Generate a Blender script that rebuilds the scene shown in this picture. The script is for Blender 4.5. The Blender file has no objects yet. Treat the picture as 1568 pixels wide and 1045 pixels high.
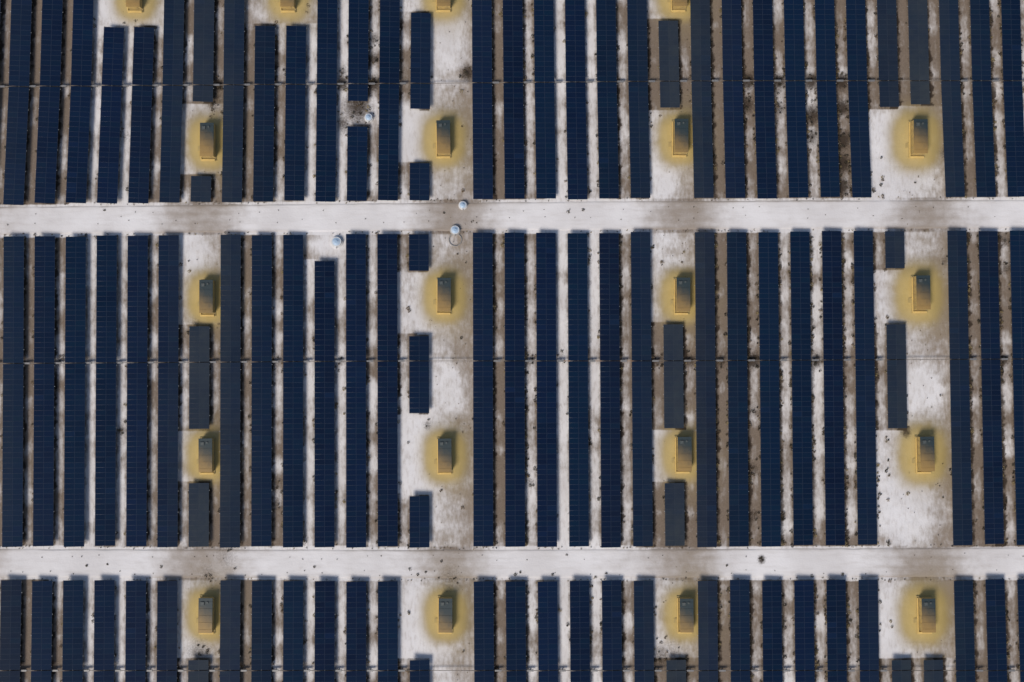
import bpy, math, random
import numpy as np
from mathutils import Vector, Matrix, Euler
random.seed(7); rng=np.random.RandomState(11)
scene=bpy.context.scene
scene.view_settings.view_transform='Standard'; scene.view_settings.look='None'; scene.view_settings.exposure=0

# ---------------------------------------------------------------- camera + survey map
F=1524.0; D=198.0
R=Euler((math.radians(1.7),math.radians(-0.3),math.radians(-0.3))).to_matrix()
CAM=-(R@Vector((0,0,-1)))*D
def W(u,v,z=0.0):
    d=R@Vector(((u-784)/F,-(v-522.5)/F,-1)); t=(z-CAM.z)/d.z
    return CAM+d*t
Rn=np.array(R)
def to_map(X,Y,Z=0.0):
    P=np.stack([X-CAM.x,Y-CAM.y,np.full_like(X,Z-CAM.z)],-1)
    c=P@Rn
    return 784+F*c[...,0]/-c[...,2], 522.5-F*c[...,1]/-c[...,2]
cd=bpy.data.cameras.new("camera"); cam=bpy.data.objects.new("camera",cd)
scene.collection.objects.link(cam); scene.camera=cam
cam.location=CAM; cam.rotation_euler=R.to_euler()
cd.sensor_width=36; cd.lens=36*F/1568; cd.clip_end=12000; cd.clip_start=1

# ---------------------------------------------------------------- noise helper
_T=rng.rand(256,256)
def vnoise(x,y,ox=0):
    x=np.asarray(x,float)+ox*17.3; y=np.asarray(y,float)+ox*9.1
    xi=np.floor(x).astype(int); yi=np.floor(y).astype(int); fx=x-xi; fy=y-yi
    fx=fx*fx*(3-2*fx); fy=fy*fy*(3-2*fy)
    g=lambda a,b:_T[a%256,b%256]
    return (g(xi,yi)*(1-fx)+g(xi+1,yi)*fx)*(1-fy)+(g(xi,yi+1)*(1-fx)+g(xi+1,yi+1)*fx)*fy
def fbm(x,y,ox=0):
    return (vnoise(x,y,ox)+.5*vnoise(x*2.1,y*2.1,ox+1)+.25*vnoise(x*4.3,y*4.3,ox+2))/1.75

# ---------------------------------------------------------------- row layout (survey units)
def lin(pts):
    xs=np.array([p[0] for p in pts],float); ys=np.array([p[1] for p in pts],float)
    def f(x):
        if x<xs[0]: return ys[0]+(x-xs[0])*(ys[1]-ys[0])/(xs[1]-xs[0])
        if x>xs[-1]: return ys[-1]+(x-xs[-1])*(ys[-1]-ys[-2])/(xs[-1]-xs[-2])
        return float(np.interp(x,xs,ys))
    return f
g128=lin([(1,100.5),(2,148),(7,381),(12,620),(15,762),(20,1001),(22,1098),(27,1337),(31,1527)])
g300=lin([(0,45),(2,140.5),(7,379),(12,618),(15,764),(20,1005),(22,1102),(27,1344),(31,1534)])
g360=lin([(0,45),(2,140),(7,377),(12,617),(15,763.5),(20,1005),(22,1103.5),(27,1346),(31,1537)])
g830=lin([(0,42.5),(2,137),(7,376),(12,618),(15,764.5),(20,1009),(22,1107),(27,1353),(31,1547)])
g895=lin([(0,41),(2,136),(7,377),(12,618),(15,765),(20,1010),(22,1108),(27,1354),(31,1548)])
g1030=lin([(0,39),(2,135),(7,376),(12,618),(15,766),(20,1011),(22,1109),(27,1356),(31,1552)])
def gx(k,v):
    if v<335: a,b,va,vb=g128(k),g300(k),128,300
    elif v<862: a,b,va,vb=g360(k),g830(k),360,830
    else: a,b,va,vb=g895(k),g1030(k),895,1030
    vv=max(v,-60)
    return a+(b-a)*(vv-va)/(vb-va)
def sx(k,v): return 0.5*(gx(k-1,v)+gx(k,v))
topE=lin([(0,313),(620,307),(1000,304),(1568,302)])
midS=lin([(0,363.5),(620,358),(1000,356),(1568,354)])
midE=lin([(0,837),(620,838),(1000,837.5),(1568,834)])
botS=lin([(0,889),(620,890),(1000,889.5),(1568,888)])
shaftT=lin([(0,133),(640,128),(1100,124),(1568,124)])
shaftM=lin([(0,557),(620,553),(1000,553),(1568,550)])
shaftB=lin([(0,1027),(1568,1027)])

COLS=[320,690,1045,1412]
ALLC=np.array([-45]+COLS+[1775])
def coldist(u): return np.min(np.abs(np.asarray(u)[...,None]-ALLC),-1)

stations=[(208,-9),(442,-9),(679,-10),(1038,-10),
 (320,218),(679,214),(1040,212),(1403,213),
 (319,456),(680,453),(1043,453),(1407,450),
 (318,697),(681,697),(1045,695),(1413,695),
 (318,940),(682,940),(1048,940),(1415,940)]
ext_st=[(318,1185),(682,1185),(1048,1185),(1418,1185)]

def row_segments(k):
    j=lambda:random.uniform(-1.2,1.2)
    t0=-170; e=topE(sx(k,300))+j()
    if k==3 or k==4: top=[(42,e)]
    elif k in(8,9): top=[(40,e)]
    elif k==6: top=[(t0,156),(270,e)]
    elif k==11: top=[(t0,155),(194,e)]
    elif k==13: top=[(20,167),(250,e)]
    elif k==14: top=[]
    elif k==21: top=[(32,165)]
    elif k in(28,29): top=[(t0,164 if k==28 else 160)]
    else: top=[(t0,e)]
    s=midS(sx(k,360))+j(); e2=midE(sx(k,830))+j()
    if k==6: mid=[(500,657),(740,e2)]
    elif k==13: mid=[(s,415),(515,633),(760,e2)]
    elif k in(14,29): mid=[]
    elif k==21: mid=[(497,656),(740,e2)]
    elif k==28: mid=[(s,411),(497,656)]
    elif k==10: mid=[(400,e2)]
    else: mid=[(s,e2)]
    s3=botS(sx(k,900))+j()
    if k in(6,13,21,28,29): bot=[(1011,1130),(1245,1365)]
    elif k==14: bot=[]
    else: bot=[(s3,1365)]
    return top,mid,bot
SEG={k:row_segments(k) for k in range(-5,38)}

# ---------------------------------------------------------------- materials
def newmat(n):
    m=bpy.data.materials.new(n); m.use_nodes=True; nt=m.node_tree; b=nt.nodes["Principled BSDF"]; return m,nt,b
def N(nt,t,**kw):
    n=nt.nodes.new(t)
    for k,v in kw.items():
        if k in n.inputs: n.inputs[k].default_value=v
        else: setattr(n,k,v)
    return n
def mixc(nt,f,a,b,bt='MIX'):
    m=nt.nodes.new('ShaderNodeMix'); m.data_type='RGBA'; m.blend_type=bt
    for i,s in ((0,f),(6,a),(7,b)):
        if hasattr(s,'links'): nt.links.new(s,m.inputs[i])
        elif isinstance(s,(int,float)): m.inputs[i].default_value=s
        else: m.inputs[i].default_value=(*s,1)
    return m.outputs[2]
def math_(nt,op,a,b=0.0,clamp=False):
    m=nt.nodes.new('ShaderNodeMath'); m.operation=op; m.use_clamp=clamp
    for i,s in ((0,a),(1,b)):
        if hasattr(s,'links'): nt.links.new(s,m.inputs[i])
        else: m.inputs[i].default_value=s
    return m.outputs[0]
def noise(nt,vec,scale,detail=4,rough=.55):
    n=N(nt,'ShaderNodeTexNoise'); n.inputs['Scale'].default_value=scale; n.inputs['Detail'].default_value=detail; n.inputs['Roughness'].default_value=rough
    nt.links.new(vec,n.inputs['Vector']); return n.outputs[0]
def ramp(nt,f,a,b):
    m=nt.nodes.new('ShaderNodeMapRange'); m.interpolation_type='SMOOTHSTEP'
    nt.links.new(f,m.inputs[0]); m.inputs[1].default_value=a; m.inputs[2].default_value=b; return m.outputs[0]

def soil_material(name,road=False):
    m,nt,b=newmat(name)
    tc=N(nt,'ShaderNodeTexCoord'); vec=tc.outputs['Object']
    at=N(nt,'ShaderNodeAttribute',attribute_name='soil'); sp=N(nt,'ShaderNodeSeparateColor'); nt.links.new(at.outputs['Color'],sp.inputs[0])
    och,brn,drk=sp.outputs
    mp=N(nt,'ShaderNodeMapping'); nt.links.new(vec,mp.inputs[0])
    mp.inputs['Scale'].default_value=(.16,1.1,1) if road else (1.3,.45,1)
    n1=noise(nt,vec,.42,6,.6); n2=noise(nt,mp.outputs[0],1.2,5,.6); n3=noise(nt,vec,3.0,4,.7); n4=noise(nt,vec,.09,3)
    white=mixc(nt,ramp(nt,n4,.35,.65),(.84,.82,.82),(.73,.705,.70))
    white=mixc(nt,math_(nt,'MULTIPLY',ramp(nt,n2,.45,.75),.18 if road else .42),white,(.45,.395,.355))
    s=math_(nt,'ADD',math_(nt,'MULTIPLY',math_(nt,'SUBTRACT',n1,.5),.8 if road else 1.2),math_(nt,'MULTIPLY',math_(nt,'SUBTRACT',n2,.5),.2 if road else .8))
    fb=ramp(nt,math_(nt,'ADD',brn,s),-.10,1.0)
    e_l=mixc(nt,n3,(.36,.30,.25),(.25,.20,.155))
    e_d=mixc(nt,n3,(.27,.21,.16),(.11,.078,.052))
    earth=e_l if road else mixc(nt,at.outputs['Alpha'],e_d,e_l)
    c=mixc(nt,math_(nt,'MULTIPLY',fb,.9 if road else .95),white,earth)
    fo=ramp(nt,math_(nt,'ADD',och,math_(nt,'MULTIPLY',math_(nt,'SUBTRACT',n1,.5),.18)),.0,.62)
    ochre=mixc(nt,ramp(nt,och,.2,.95),(.34,.26,.125),(.56,.41,.125))
    ochre=mixc(nt,math_(nt,'MULTIPLY',n1,.4),ochre,(.35,.28,.14))
    c=mixc(nt,math_(nt,'MULTIPLY',fo,.93),c,ochre)
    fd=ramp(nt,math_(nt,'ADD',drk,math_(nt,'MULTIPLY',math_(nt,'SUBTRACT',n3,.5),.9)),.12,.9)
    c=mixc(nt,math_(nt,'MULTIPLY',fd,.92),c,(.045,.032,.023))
    sk=noise(nt,vec,5.5,2,.6)
    c=mixc(nt,math_(nt,'MULTIPLY',ramp(nt,sk,.68,.76),.3),c,(.16,.13,.10))
    nt.links.new(c,b.inputs['Base Color']); b.inputs['Roughness'].default_value=.95
    b.inputs['Specular IOR Level'].default_value=.15
    bp=N(nt,'ShaderNodeBump'); bp.inputs['Strength'].default_value=.5; bp.inputs['Distance'].default_value=.12
    nt.links.new(math_(nt,'ADD',n1,math_(nt,'MULTIPLY',n3,.6)),bp.inputs['Height']); nt.links.new(bp.outputs[0],b.inputs['Normal'])
    return m
M_ground=soil_material('salt_soil'); M_road=soil_material('road_soil',True)

def glass_mat():
    m,nt,b=newmat('pv_module')
    uv=N(nt,'ShaderNodeUVMap'); sep=N(nt,'ShaderNodeSeparateXYZ'); nt.links.new(uv.outputs[0],sep.inputs[0])
    def edge(o,w):
        a=math_(nt,'ABSOLUTE',math_(nt,'SUBTRACT',o,.5)); return math_(nt,'GREATER_THAN',a,.5-w)
    fr=math_(nt,'MAXIMUM',edge(sep.outputs[0],.018),edge(sep.outputs[1],.03))
    def cell(o,n):
        f=math_(nt,'FRACT',math_(nt,'MULTIPLY',o,n)); return math_(nt,'LESS_THAN',f,.07)
    cl=math_(nt,'MAXIMUM',cell(sep.outputs[0],12),cell(sep.outputs[1],6))
    t=N(nt,'ShaderNodeAttribute',attribute_name='tone'); ts=N(nt,'ShaderNodeSeparateColor'); nt.links.new(t.outputs['Color'],ts.inputs[0])
    tone,haze_dust,hue=ts.outputs
    c=mixc(nt,tone,(.0020,.0066,.025),(.0050,.0155,.051))
    c=mixc(nt,hue,c,(.003,.020,.046))
    c=mixc(nt,math_(nt,'MULTIPLY',cl,.25),c,(.02,.035,.07))
    c=mixc(nt,math_(nt,'MULTIPLY',fr,.55),c,(.045,.06,.095))
    tc=N(nt,'ShaderNodeTexCoord'); nz=noise(nt,tc.outputs['Object'],.5,5,.65)
    dd=math_(nt,'MULTIPLY',haze_dust,math_(nt,'ADD',nz,.5),True)
    c=mixc(nt,dd,c,(.062,.072,.074))  # greys the module colour with painted haze plus a thin dust film
    nt.links.new(c,b.inputs['Base Color'])
    nt.links.new(math_(nt,'ADD',.14,math_(nt,'MULTIPLY',dd,.15)),b.inputs['Roughness'])
    b.inputs['Specular IOR Level'].default_value=.15
    return m
M_pv=glass_mat()
def simple(name,a,bb,scale=2,rough=.6,metal=0):
    m,nt,b=newmat(name); tc=N(nt,'ShaderNodeTexCoord'); n=noise(nt,tc.outputs['Object'],scale,5,.6)
    nt.links.new(mixc(nt,ramp(nt,n,.3,.7),a,bb),b.inputs['Base Color']); b.inputs['Roughness'].default_value=rough; b.inputs['Metallic'].default_value=metal
    return m
M_steel=simple('galvanised_steel',(.22,.22,.22),(.30,.29,.28),3,.5,.3)
M_clip=simple('pale_purlin',(.50,.51,.52),(.40,.40,.41),3,.5,.1)
M_shaft=simple('dusty_shaft',(.26,.23,.20),(.12,.10,.085),.8,.8)
M_frame=simple('module_frame',(.03,.035,.05),(.05,.06,.08),3,.5,.2)
M_yellow=simple('ochre_plinth',(.78,.55,.18),(.62,.44,.16),.7,.85)
M_pale=simple('sandy_plinth',(.50,.375,.14),(.40,.31,.14),.8,.85)
M_yellow2=simple('ochre_wall',(.50,.35,.12),(.38,.28,.12),1.5,.8)
M_grey=simple('vent_grey',(.06,.075,.075),(.10,.11,.105),2,.6)
M_conc=simple('concrete',(.42,.41,.39),(.30,.28,.26),1.2,.9)
M_tank=simple('pale_blue_lid',(.36,.50,.66),(.52,.62,.72),1.5,.4)
M_white=simple('white_ring',(.72,.73,.74),(.6,.6,.6),2,.6)
M_rust=simple('rusty_shaft',(.36,.16,.06),(.34,.22,.13),1.5,.8)
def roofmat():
    m,nt,b=newmat('graded_roof'); tc=N(nt,'ShaderNodeTexCoord'); sp=N(nt,'ShaderNodeSeparateXYZ'); nt.links.new(tc.outputs['Object'],sp.inputs[0])
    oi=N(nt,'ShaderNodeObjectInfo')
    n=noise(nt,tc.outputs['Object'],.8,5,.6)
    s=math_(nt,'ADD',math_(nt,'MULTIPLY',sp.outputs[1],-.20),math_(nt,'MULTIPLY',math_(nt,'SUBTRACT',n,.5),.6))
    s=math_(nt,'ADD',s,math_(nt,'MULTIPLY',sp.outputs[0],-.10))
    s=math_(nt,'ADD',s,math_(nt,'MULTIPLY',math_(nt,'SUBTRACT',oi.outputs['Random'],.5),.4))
    nt.links.new(mixc(nt,ramp(nt,s,-.5,1.1),(.025,.042,.048),(.40,.25,.08)),b.inputs['Base Color']); b.inputs['Roughness'].default_value=.55  # roof goes from dark slate to ochre towards its lower left end, mottled
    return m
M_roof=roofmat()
def scrubmat():
    m,nt,b=newmat('dry_scrub'); a=N(nt,'ShaderNodeAttribute',attribute_name='tint'); nt.links.new(a.outputs['Color'],b.inputs['Base Color']); b.inputs['Roughness'].default_value=.95
    b.inputs['Specular IOR Level'].default_value=.1; return m
M_scrub=scrubmat()

# ---------------------------------------------------------------- mesh helpers
def mk(name,verts,faces,mats,parent=None,mi=None,smooth=False,mesh_only=False):
    me=bpy.data.meshes.new(name); me.from_pydata([tuple(v) for v in verts],[],faces)
    for m in mats: me.materials.append(m)
    if mi is not None: me.polygons.foreach_set('material_index',mi)
    if smooth: me.polygons.foreach_set('use_smooth',[True]*len(me.polygons))
    me.update()
    if mesh_only: return me
    o=bpy.data.objects.new(name,me); scene.collection.objects.link(o)
    if parent: o.parent=parent
    return o
BF=[(0,3,2,1),(4,5,6,7),(0,1,5,4),(1,2,6,5),(2,3,7,6),(3,0,4,7)]
def boxv(c,s):
    x,y,z=c;a,b,d=s[0]/2,s[1]/2,s[2]/2
    return [(x-a,y-b,z-d),(x+a,y-b,z-d),(x+a,y+b,z-d),(x-a,y+b,z-d),(x-a,y-b,z+d),(x+a,y-b,z+d),(x+a,y+b,z+d),(x-a,y+b,z+d)]
class MB:
    def __init__(s): s.v=[];s.f=[];s.m=[]
    def box(s,c,sz,m=0):
        n=len(s.v); s.v+=boxv(c,sz); s.f+=[tuple(i+n for i in f) for f in BF]; s.m+=[m]*6
    def cyl(s,c,r,h,m=0,n=24,r2=None):
        r2=r if r2 is None else r2; k=len(s.v); x,y,z=c
        for j in range(n):
            a=2*math.pi*j/n; s.v.append((x+r*math.cos(a),y+r*math.sin(a),z)); s.v.append((x+r2*math.cos(a),y+r2*math.sin(a),z+h))
        for j in range(n):
            a=k+2*j;b=k+2*((j+1)%n); s.f.append((a,b,b+1,a+1)); s.m.append(m)
        s.f.append(tuple(k+2*j+1 for j in range(n))); s.m.append(m)
        s.f.append(tuple(k+2*j for j in reversed(range(n)))); s.m.append(m)

# ---------------------------------------------------------------- soil field
brown_k={0:.85,1:.7,2:.1,3:.15,4:.5,5:.65,6:.9,7:.85,8:.5,9:.12,10:.15,11:.4,12:.55,13:.5,15:.85,16:.4,17:-.1,18:.1,19:.5,20:.85,21:.9,22:1.0,23:.65,24:.3,25:.25,26:.5,27:.6,28:.7,29:.7,30:.8,31:.55,-1:.7}
dark_spots=[(716,112,12,.9),(655,652,7,.6),(1387,662,8,.8),(300,500,12,.5),(305,1002,22,.6),(1012,1006,18,.6),(1446,235,9,.6),(1448,190,7,.6),
 (1447,400,8,.5),(1166,857,6,1.0),(347,852,20,.35),(318,880,16,.4),(690,886,20,.4),(548,165,24,.85),(524,190,14,.7),(327,150,18,.6),(707,395,16,.2),
 (720,345,16,.2),(1290,250,14,1.),(1291,215,13,1.),(1289,165,12,1),(1290,285,12,1),(1243,175,14,.9),(1243,210,12,.8),(1145,160,12,.8),(1193,165,12,.7),
 (1146,125,12,1),(1193,125,12,1),(1242,125,12,1),(1289,125,12,1),(1154,553,11,1),(1251,553,10,.9),(1057,553,10,.7),(1105,553,10,.7),(524,128,11,1),(572,128,11,1),(333,130,10,1),
 (524,110,10,.6),(572,60,10,.7),(572,90,10,.7),(1538,553,9,.8),(1007,553,9,.7),(185,660,9,.7),(424,770,11,.5),(424,740,11,.4),(190,210,9,.5),(1154,630,10,.5),(1154,720,10,.6),(1154,790,10,.6),(812,740,9,.5),
 (1538,370,10,.6),(1540,410,10,.6),(1030,1000,20,.4),(1300,950,10,.5),(425,553,9,.6),(521,553,9,.6),(812,553,9,.6),(860,545,8,.4),(92,553,8,.6)]
white_spots=[(690,60,26,60,1.0),(635,205,26,34,1),(635,185,22,18,1),(1355,230,22,50,1.2),(1400,275,40,18,.5),(690,590,22,36,.7),(640,480,30,20,.6),(640,650,26,20,.9),(640,735,28,20,1.),(690,800,22,26,.2),
 (1390,780,42,42,1.1),(1420,590,26,36,.8),(1360,450,18,28,.3),(1365,950,20,50,.9),(300,390,20,30,.6),(1015,280,20,24,.6),(190,15,40,25,.7),(430,15,50,22,.7),(635,950,20,50,1.0),(640,1000,26,18,.9),(500,378,24,22,1),
 (300,965,14,30,.5),(625,640,22,40,.4),(1340,300,24,24,.7),(640,430,26,20,.4)]
KS=np.arange(-14,48)
def soil(X,Y):
    U,V=to_map(X,Y)
    d=coldist(U)
    K=np.zeros_like(U)
    for (v0,v1,va) in ((-1e9,335,(128,300)),(335,862,(360,830)),(862,1e9,(895,1030))):
        m=(V>=v0)&(V<v1)
        if not m.any(): continue
        A=np.array([gx(k,va[0]) for k in KS]); B=np.array([gx(k,va[1]) for k in KS])
        ka=np.interp(U[m],A,KS); kb=np.interp(U[m],B,KS); t=np.clip((V[m]-va[0])/(va[1]-va[0]),-1,2); K[m]=ka*(1-t)+kb*t
    kr=np.round(K).astype(int)
    tab=np.array([brown_k.get(int(k),-9) for k in range(-40,80)])
    bk=tab[np.clip(kr+40,0,119)]
    TE=np.interp(U,[0,620,1000,1568],[313,307,304,302]); MS=np.interp(U,[0,620,1000,1568],[363.5,358,356,354])
    inrow=((V<TE)|((V>MS)&(V<837))|(V>889))
    base=.15+.6*np.exp(-(d/85)**2)
    br=np.where((bk>-5),bk,base)
    wide=np.zeros(U.shape,bool)
    for k in (3,4,8,9,6,11,10,13,14,21,28,29):
        top,mid,bot=SEG[k]
        inslot=(K>k-1.2)&(K<k+.2)
        occ=np.zeros(U.shape,bool)
        for (a,b) in top+mid+bot: occ|=(V>a-3)&(V<b+3)
        wide|=inslot&inrow&~occ&(V>-170)&(V<1360)
    nearcol=ALLC[np.argmin(np.abs(U[...,None]-ALLC),-1)]
    brw=.52+.26*np.tanh((U-nearcol-2)/20.)+.10*np.sin(V/60.)+.30*(fbm(U/34.,V/34.,31)-.5)
    cd2=coldist(U+np.where(U<500,12,-4))
    brr=-.16+.92*np.exp(-(cd2/66)**2)
    rowgap=inrow&~wide
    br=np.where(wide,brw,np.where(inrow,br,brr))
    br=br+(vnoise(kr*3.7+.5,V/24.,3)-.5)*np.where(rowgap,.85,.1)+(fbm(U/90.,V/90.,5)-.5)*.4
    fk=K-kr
    br=br+np.where(rowgap&(bk>-5),.5*np.clip((np.abs(fk)-.08)/.12,0,1),0)  # aisle edges browned to paint in the panels' shade on the soil
    br+= .28*np.exp(-((U-40)/70)**2)*(V<310)
    br+= .3*np.clip((U-1080)/60,0,1)*np.clip((1320-U)/40,0,1)*(V<310)
    for (a,b,ra,rb,s) in white_spots: br-=s*np.exp(-((U-a)/ra)**2-((V-b)/rb)**2)
    och=np.zeros_like(U)
    och=np.maximum(och,(.12*np.exp(-((U-nearcol)/32.)**2))*(inrow&wide)*(U>0))
    for (a,b) in stations+ext_st:
        big=1.12 if a>1350 else 1.0
        q=(np.abs(U-a-(0 if a>1350 else 1))/(36*big))**2.6+(np.abs(V-b-1)/(45*big))**2.6
        o1=1.0*np.exp(-q)
        q2=((U-a-12)/48)**2+((V-b-4)/72)**2
        och=np.maximum(och,np.maximum(o1,.40*np.exp(-q2)))
    dk=np.zeros_like(U)
    for (a,b,r,s) in dark_spots: dk=np.maximum(dk,s*np.exp(-((U-a)/r)**2-((V-b)/(r*1.25))**2))
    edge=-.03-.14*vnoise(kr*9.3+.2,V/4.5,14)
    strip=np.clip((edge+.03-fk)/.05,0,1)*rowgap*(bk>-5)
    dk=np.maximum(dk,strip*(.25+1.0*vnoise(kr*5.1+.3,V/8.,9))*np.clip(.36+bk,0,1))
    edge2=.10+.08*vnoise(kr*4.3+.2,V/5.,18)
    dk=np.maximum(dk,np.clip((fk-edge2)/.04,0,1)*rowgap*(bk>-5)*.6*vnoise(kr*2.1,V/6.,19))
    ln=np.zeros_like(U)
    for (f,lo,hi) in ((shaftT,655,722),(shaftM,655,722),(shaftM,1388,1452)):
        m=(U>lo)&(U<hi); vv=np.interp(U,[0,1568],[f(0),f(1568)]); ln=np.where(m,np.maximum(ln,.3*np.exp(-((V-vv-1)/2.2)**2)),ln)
    for (a,b) in stations:
        if a>600 and b>0:
            for dv in (-50,44):
                m=(np.abs(U-a-6)<40)&wide; ln=np.where(m,np.maximum(ln,.26*np.exp(-((V-b-dv-.03*(U-a))/1.8)**2)),ln)
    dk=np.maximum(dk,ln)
    return np.clip(och,0,1),np.clip(br,-.6,1.2),np.clip(dk,0,1),wide.astype(float)*.8,U,V
def mound_h(X,Y):
    h=np.zeros_like(X)
    for (a,b) in stations+ext_st:
        c=W(a+1,b); q=(np.abs(X-c.x)/4.2)**4+(np.abs(Y-c.y)/5.6)**4
        h=np.maximum(h,.45*np.exp(-q))
    return h
def set_soil(me,r):
    at=me.color_attributes.new('soil','FLOAT_COLOR','POINT')
    at.data.foreach_set('color',np.stack(r,-1).astype(np.float32).ravel())

def grid_mesh(name,xs,ys,mat,zf):
    X,Y=np.meshgrid(xs,ys); nx,ny=len(xs),len(ys)
    Z=zf(X,Y)
    co=np.stack([X,Y,Z],-1).reshape(-1,3)
    me=bpy.data.meshes.new(name); me.vertices.add(len(co)); me.vertices.foreach_set('co',co.ravel())
    i=np.arange(nx-1); j=np.arange(ny-1); I,J=np.meshgrid(i,j); a=(J*nx+I).ravel()
    q=np.stack([a,a+1,a+1+nx,a+nx],-1).astype(np.int32)
    me.loops.add(q.size); me.loops.foreach_set('vertex_index',q.ravel()); me.polygons.add(len(q))
    me.polygons.foreach_set('loop_start',np.arange(0,q.size,4)); me.polygons.foreach_set('use_smooth',np.ones(len(q),bool))
    me.update(calc_edges=True); me.validate()
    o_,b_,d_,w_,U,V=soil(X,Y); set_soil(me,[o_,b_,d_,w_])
    me.materials.append(mat); ob=bpy.data.objects.new(name,me); scene.collection.objects.link(ob); return ob
xs=np.concatenate([[-4000,-1500,-600,-300,-180],np.arange(-125,125.1,.33),[180,300,600,1500,4000]])
ys=np.concatenate([[-4000,-1500,-600,-300,-150],np.arange(-85,85.1,.33),[150,300,600,1500,4000]])
grid_mesh('ground',xs,ys,M_ground,lambda X,Y:mound_h(X,Y)+np.where((np.abs(X)<130)&(np.abs(Y)<90),(fbm(X/3,Y/3,8)-.5)*.10,0)-.06)

def road(fa,fb):
    us=np.arange(-520,2100,3.0); vs=np.linspace(0,1,22); co=[];
    for t in vs:
        for u in us:
            v=fa(u)*(1-t)+fb(u)*t
            if t in (0,1): v+= (float(fbm(u/18.,t*9,4))-.5)*5
            p=W(u,v); co.append((p.x,p.y,.07*math.sin(math.pi*min(1,max(0,t)))**.35*1.0-.03+ (0.0 if 0<t<1 else -.12)))
    co=np.array(co); nx=len(us); ny=len(vs)
    me=bpy.data.meshes.new('dirt_road'); q=[(j*nx+i+nx,j*nx+i+1+nx,j*nx+i+1,j*nx+i) for j in range(ny-1) for i in range(nx-1)]
    me.from_pydata(co.tolist(),[],q)
    o_,b_,d_,w_,U,V=soil(co[:,0],co[:,1])
    T=np.repeat(vs,nx)
    amp=.4+.8*vnoise(U/60.,T*3,21)
    b_=b_+amp*(.10*np.exp(-((T-.34)/.06)**2)+.10*np.exp(-((T-.64)/.06)**2)+.5*np.exp(-(T/.09)**2)+.5*np.exp(-((1-T)/.09)**2))
    set_soil(me,[o_,b_,d_,w_*0+1])
    me.polygons.foreach_set('use_smooth',[True]*len(me.polygons)); me.materials.append(M_road)
    ob=bpy.data.objects.new('dirt_road',me); scene.collection.objects.link(ob)
off=lambda f,d:(lambda u:f(u)+d)
road(off(topE,3),off(midS,-3)); road(off(midE,3),off(botS,-3))
road(off(topE,-530),off(topE,-480)); road(off(botS,478),off(botS,528))

# ---------------------------------------------------------------- solar rows
ZP=1.15; TILT=math.radians(4)
MODL=1.02
def solar_row(k,segs):
    V=[];Fc=[];mi=[];tone=[];uvs=[]
    def addbox(o,ax,ay,az,s,m,tn):
        n=len(V); a,b,c=s[0]/2,s[1]/2,s[2]/2
        for dx,dy,dz in ((-1,-1,-1),(1,-1,-1),(1,1,-1),(-1,1,-1),(-1,-1,1),(1,-1,1),(1,1,1),(-1,1,1)):
            V.append(tuple(o+ax*(a*dx)+ay*(b*dy)+az*(c*dz)))
        for fi,f in enumerate(BF):
            Fc.append(tuple(i+n for i in f)); mi.append((0 if fi==1 else 1) if m==0 else m); tone.append(tn)
            uvs.extend([(0,0),(1,0),(1,1),(0,1)])
    rowtone=random.random(); rowhue=random.random()*.6
    for (v0,v1) in segs:
        p0=W(sx(k,v0),v0,ZP); p1=W(sx(k,v1),v1,ZP)
        L=(p1-p0).length; ay=(p0-p1).normalized(); ax0=Vector((ay.y,-ay.x,0)).normalized()
        rot=Matrix.Rotation(TILT+random.uniform(-.01,.01),3,ay); ax=rot@ax0; az=ax.cross(ay)
        n=max(2,round(L/MODL)); st=L/n
        wpx=30.2; wid=(W(sx(k,v0)+wpx/2,v0,ZP)-W(sx(k,v0)-wpx/2,v0,ZP)).length
        mw=wid/2-.008
        grp=0
        for i in range(n):
            c=p1+ay*(st*(i+.5))
            if i%8==0: grp=random.random()
            for s in (-1,1):
                cc=c+ax*(s*(mw/2+.006))+az*random.uniform(-.006,.006)
                u,v=to_map(np.array([cc.x]),np.array([cc.y]),ZP)
                u=float(u[0]);v=float(v[0])
                near=min(abs(u-c_) for c_ in (320,1045,1412,-45,1775))
                hzd=.24*math.exp(-(near/42)**2)+.13*math.exp(-(near/85)**2)+.05*math.exp(-((u-690)/60)**2)  # haze along the station columns, painted into the panels as greyer colour
                if k in (6,21,28,29): hzd+=.12
                if k==6 and v<320: hzd*=.6
                hzd*= .75+.5*float(vnoise(u/40,v/70,2))
                hzd+=.01+.03*float(vnoise(u/20,v/30,6))
                t=.45*rowtone+.3*grp+.25*random.random()
                if random.random()<.015: t=1.3
                addbox(cc,ax,ay,az,(mw,st-.012,.035),0,(t,hzd,rowhue*.6+.4*random.random()*random.random(),1))
        cm=(p0+p1)/2
        addbox(cm-az*.12,ax0,ay,az,(.14,L+.1,.14),2,(0,0,0,1))
        q=0.6; pi=0
        while q<L:
            c=p1+ay*q; addbox(c-az*.035,ax,ay,az,(wid+(.28 if pi%2 else .16),.08,.03),3 if pi%2 else 2,(0,0,0,1)); q+=st*2; pi+=1
        q=1.0
        while q<L:
            c=p1+ay*q; addbox(Vector((c.x,c.y,.42)),Vector((1,0,0)),Vector((0,1,0)),Vector((0,0,1)),(.14,.10,1.2),2,(0,0,0,1)); q+=5.5
    me=bpy.data.meshes.new('solar_panel_row'); me.from_pydata(V,[],Fc)
    for m in (M_pv,M_frame,M_steel,M_clip): me.materials.append(m)
    me.polygons.foreach_set('material_index',mi)
    a=me.attributes.new('tone','FLOAT_COLOR','FACE'); a.data.foreach_set('color',np.array(tone,np.float32).ravel())
    ul=me.uv_layers.new(name='UVMap'); ul.data.foreach_set('uv',np.array(uvs,np.float32).ravel())
    me.update(); o=bpy.data.objects.new('solar_panel_row',me); scene.collection.objects.link(o)
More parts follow.
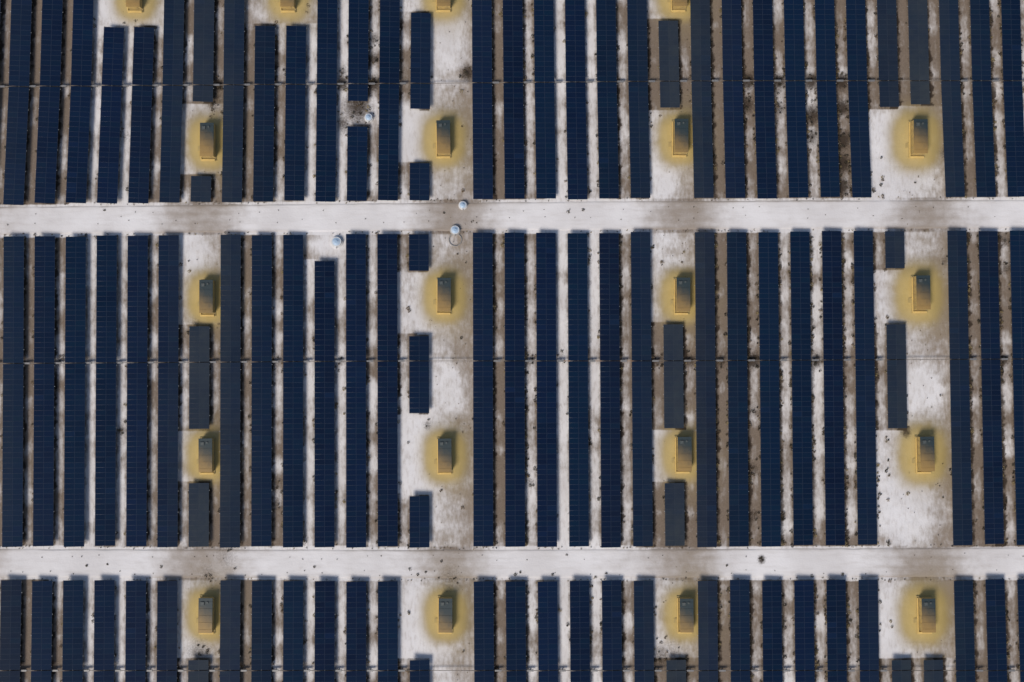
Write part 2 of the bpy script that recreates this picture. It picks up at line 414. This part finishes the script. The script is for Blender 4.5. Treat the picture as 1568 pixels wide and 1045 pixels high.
def split(segs,vs):
    out=[]
    for a,b in segs:
        if a<vs<b: out+= [(a,vs-.7),(vs+.7,b)]
        else: out.append((a,b))
    return [s for s in out if s[1]-s[0]>8]
for k in range(-5,38):
    top,mid,bot=SEG[k]
    for segs,sh in ((top,shaftT(sx(k,128))),(mid,shaftM(sx(k,553))),(bot,1027)):
        if segs: solar_row(k,split(segs,sh))

for f,lo,hi in ((shaftT,-200,1780),(shaftM,-200,1780),(shaftB,-200,1780)):
    b=MB(); us=np.arange(lo,hi,24.)
    for a_,c_ in zip(us[:-1],us[1:]):
        p=W(a_,f(a_),.7); q=W(c_,f(c_),.7); m=(p+q)/2; n=len(b.v)
        b.box((0,0,0),((q-p).length,.10,.10),1 if 850<a_<965 and f is shaftM else 0)
        ang=math.atan2(q.y-p.y,q.x-p.x); ca,sa=math.cos(ang),math.sin(ang)
        for i in range(n,n+8):
            x,y,z=b.v[i]; b.v[i]=(m.x+x*ca-y*sa,m.y+x*sa+y*ca,m.z+z)
    for k in range(-3,36):
        if k in (13,14,28,29): continue
        u=gx(k,f(600)) if f is not shaftT else gx(k,128)
        p=W(u-3,f(u),.6); b.box((p.x,p.y,.62),(1.3,.34,.3),2); b.box((p.x,p.y,.3),(.16,.16,.7),0)
    mk('tracker_drive_shaft',b.v,b.f,[M_shaft,M_rust,M_steel],mi=b.m)

# ---------------------------------------------------------------- transformer stations
def parts():
    P={}
    b=MB(); b.box((.0,-.1,.10),(3.8,8.2,.34)); P['plinth']=(b,[M_pale])
    b=MB(); b.box((-1.72,-.35,.42),(.18,8.0,.3)); b.box((.0,-4.14,.42),(3.24,.42,.3)); P['ledge']=(b,[M_yellow])
    b=MB(); b.box((.15,.10,1.25),(3.1,7.3,1.9)); P['cabin_walls']=(b,[M_yellow2])
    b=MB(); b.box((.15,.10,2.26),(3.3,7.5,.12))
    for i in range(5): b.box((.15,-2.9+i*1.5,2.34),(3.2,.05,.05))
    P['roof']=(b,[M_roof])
    b=MB()
    b.cyl((.6,2.9,2.32),.22,.2,0,16); b.box((-.55,2.7,2.42),(.8,.7,.2)); P['roof_vents']=(b,[M_grey])
    b=MB()
    for yy in (-2.4,-.8,.8,2.4): b.box((-1.425,yy,1.15),(.05,1.1,1.5)); b.box((1.725,yy,1.15),(.05,1.1,1.5))
    b.box((.15,-3.575,1.15),(1.6,.05,1.6)); P['doors']=(b,[M_yellow2])
    b=MB()
    for i in range(3): b.box((-2.03-.25*i,-1.5,.26-.10*i),(.24,1.1,.12))
    P['steps']=(b,[M_pale])
    return {n:mk(n,b.v,b.f,ms,mesh_only=True) for n,(b,ms) in P.items()}
PM=parts()
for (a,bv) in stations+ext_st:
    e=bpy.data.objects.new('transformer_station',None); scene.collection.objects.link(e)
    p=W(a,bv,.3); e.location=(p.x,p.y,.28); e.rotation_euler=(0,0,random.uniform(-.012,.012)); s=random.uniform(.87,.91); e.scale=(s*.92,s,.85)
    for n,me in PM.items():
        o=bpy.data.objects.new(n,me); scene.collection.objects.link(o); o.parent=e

# ---------------------------------------------------------------- water tanks
for (a,bv,r,ring) in ((565,181,.72,0),(709,315,.72,0),(697,353,.85,1),(516,371,.95,0)):
    e=bpy.data.objects.new('water_tank',None); scene.collection.objects.link(e); p=W(a,bv); e.location=(p.x,p.y,0)
    def child(n,b,ms):
        o=mk(n,b.v,b.f,ms,parent=e,mi=b.m,smooth=False)
    b=MB(); b.cyl((0,0,-.1),r*1.25,.35,0,32); child('concrete_base',b,[M_conc if ring else M_white])
    b=MB(); b.cyl((0,0,.25),r,.45,0,32); child('tank_wall',b,[M_white])
    b=MB(); b.cyl((0,0,.7),r*.85,.15,0,32,r*.35); b.cyl((0,0,.85),r*.3,.10,0,20); child('lid',b,[M_tank])
    b=MB(); b.box((r*1.1,0,.45),(.5,.1,.1)); b.box((0,-r*1.15,.4),(.1,.5,.1)); child('pipe',b,[M_steel])
    if ring:
        b=MB(); n=40
        for i in range(n):
            t=2*math.pi*i/n; b.box((1.25*math.cos(t),-1.9+1.25*math.sin(t),.05),(.16,.16,.16),0)
        child('kerb_ring',b,[M_conc])

# ---------------------------------------------------------------- scrub
V=[];Fc=[];C=[]
def clump(x,y,r,h,col,n):
    for _ in range(n):
        a=random.uniform(0,6.283); q=r*math.sqrt(random.random()); cx=x+q*math.cos(a); cy=y+q*math.sin(a); cz=random.uniform(0,h)*(1-q/r*.6)
        s=random.uniform(.05,.14)*(.6+r); t=random.uniform(0,6.283); k=len(V)
        for i in range(3):
            an=t+i*2.1+random.uniform(-.3,.3); V.append((cx+s*math.cos(an),cy+s*math.sin(an),cz+random.uniform(-.06,.12)))
        Fc.append((k,k+1,k+2)); f=random.uniform(.6,1.4); C.extend([(col[0]*f,col[1]*f,col[2]*f,1)]*3)
browns=[(.12,.09,.06),(.08,.07,.05),(.18,.135,.09),(.045,.038,.028),(.28,.22,.12)]
dens={22:.8,23:1.3,24:1.1,25:1.1,26:1.,27:.7,30:1.0,31:1.4,15:.5,16:.7,17:.1,18:.35,19:.4,20:.5,8:.6,9:.3,10:.4,11:.6,12:.3,7:.5,0:.6,1:.4,2:.1,3:.2,4:.3,5:.2,21:.4,28:.5,29:.5,6:.4,13:.3}
for k in range(-4,36):
    de=dens.get(k,.5)
    for v in np.arange(-160,1200,2.0):
        if topE(700)-1<v<midS(700) or midE(700)<v<botS(700): continue
        if k in (13,14,28,29) and random.random()<.85: continue
        dn=float(vnoise(k*7.7,v/13.,12))
        if random.random()<de*max(0,dn-.35)*1.8:
            u=gx(k,v)+random.choice((-9,-9,-8,-6,7,9))+random.uniform(-1.5,1.5); p=W(u,v)
            r=random.uniform(.12,.42); clump(p.x,p.y,r,.2+r*.4,random.choice(browns),int(12+r*46))
for f,s in ((topE,1),(midS,-2),(midE,1),(botS,-2)):
    for u in np.arange(-100,1700,5):
        if random.random()<.3:
            v=f(u)+s+random.uniform(-2,2); p=W(u,v); r=random.uniform(.08,.22); clump(p.x,p.y,r,.15,random.choice(browns),9)
for f,dv in ((topE,17),(topE,30),(midE,16),(midE,40)):
    for u in np.arange(-60,1640,24):
        if random.random()<.45: p=W(u+random.uniform(-7,7),f(u)+dv+random.uniform(-4,4)); clump(p.x,p.y,random.uniform(.06,.15),.15,browns[1],8)
for (a,b_,r,s) in dark_spots:
    for _ in range(int(r*.7*s)):
        p=W(a+random.gauss(0,r*.45),b_+random.gauss(0,r*.6)); rr=random.uniform(.12,.34); clump(p.x,p.y,rr,.3,browns[random.choice((1,3,3,0))],int(10+rr*40))
for (a,b_) in ((133,866),(165,864),(247,868),(482,868),(628,872),(640,880),(652,876),(789,880),(797,876),(846,880),(868,850),(912,884),(928,878),(1113,866),(1243,882),(1290,880),(870,325),(893,322),(680,326),(160,322)):
    p=W(a,b_); clump(p.x,p.y,random.uniform(.2,.38),.3,browns[1],26)
for c in COLS:
    for _ in range(90):
        u=c+random.uniform(-32,32); v=random.uniform(-20,1045); p=W(u,v); rr=random.uniform(.05,.13); clump(p.x,p.y,rr,.15,random.choice(browns),6)
me=bpy.data.meshes.new('dry_scrub'); me.from_pydata(V,[],Fc); a=me.color_attributes.new('tint','FLOAT_COLOR','POINT'); a.data.foreach_set('color',np.array(C,np.float32).ravel())
me.materials.append(M_scrub); scene.collection.objects.link(bpy.data.objects.new('dry_scrub',me))

# ---------------------------------------------------------------- light
w=bpy.data.worlds.new("World"); scene.world=w; w.use_nodes=True; nt=w.node_tree
sky=nt.nodes.new('ShaderNodeTexSky'); sky.sky_type='NISHITA'; sky.sun_disc=False
el=math.radians(45); az=math.radians(215)
sky.sun_elevation=el; sky.sun_rotation=az; sky.air_density=1; sky.dust_density=2
bg=nt.nodes['Background']; bg.inputs[1].default_value=.09; nt.links.new(sky.outputs[0],bg.inputs[0])
sd=bpy.data.lights.new('sun','SUN'); sd.energy=2.5; sd.angle=math.radians(22); sd.color=(1,.925,.83)
so=bpy.data.objects.new('sun',sd); scene.collection.objects.link(so)
dirv=Vector((math.sin(az)*math.cos(el),math.cos(az)*math.cos(el),math.sin(el)))
so.rotation_euler=dirv.to_track_quat('Z','Y').to_euler(); so.location=dirv*300
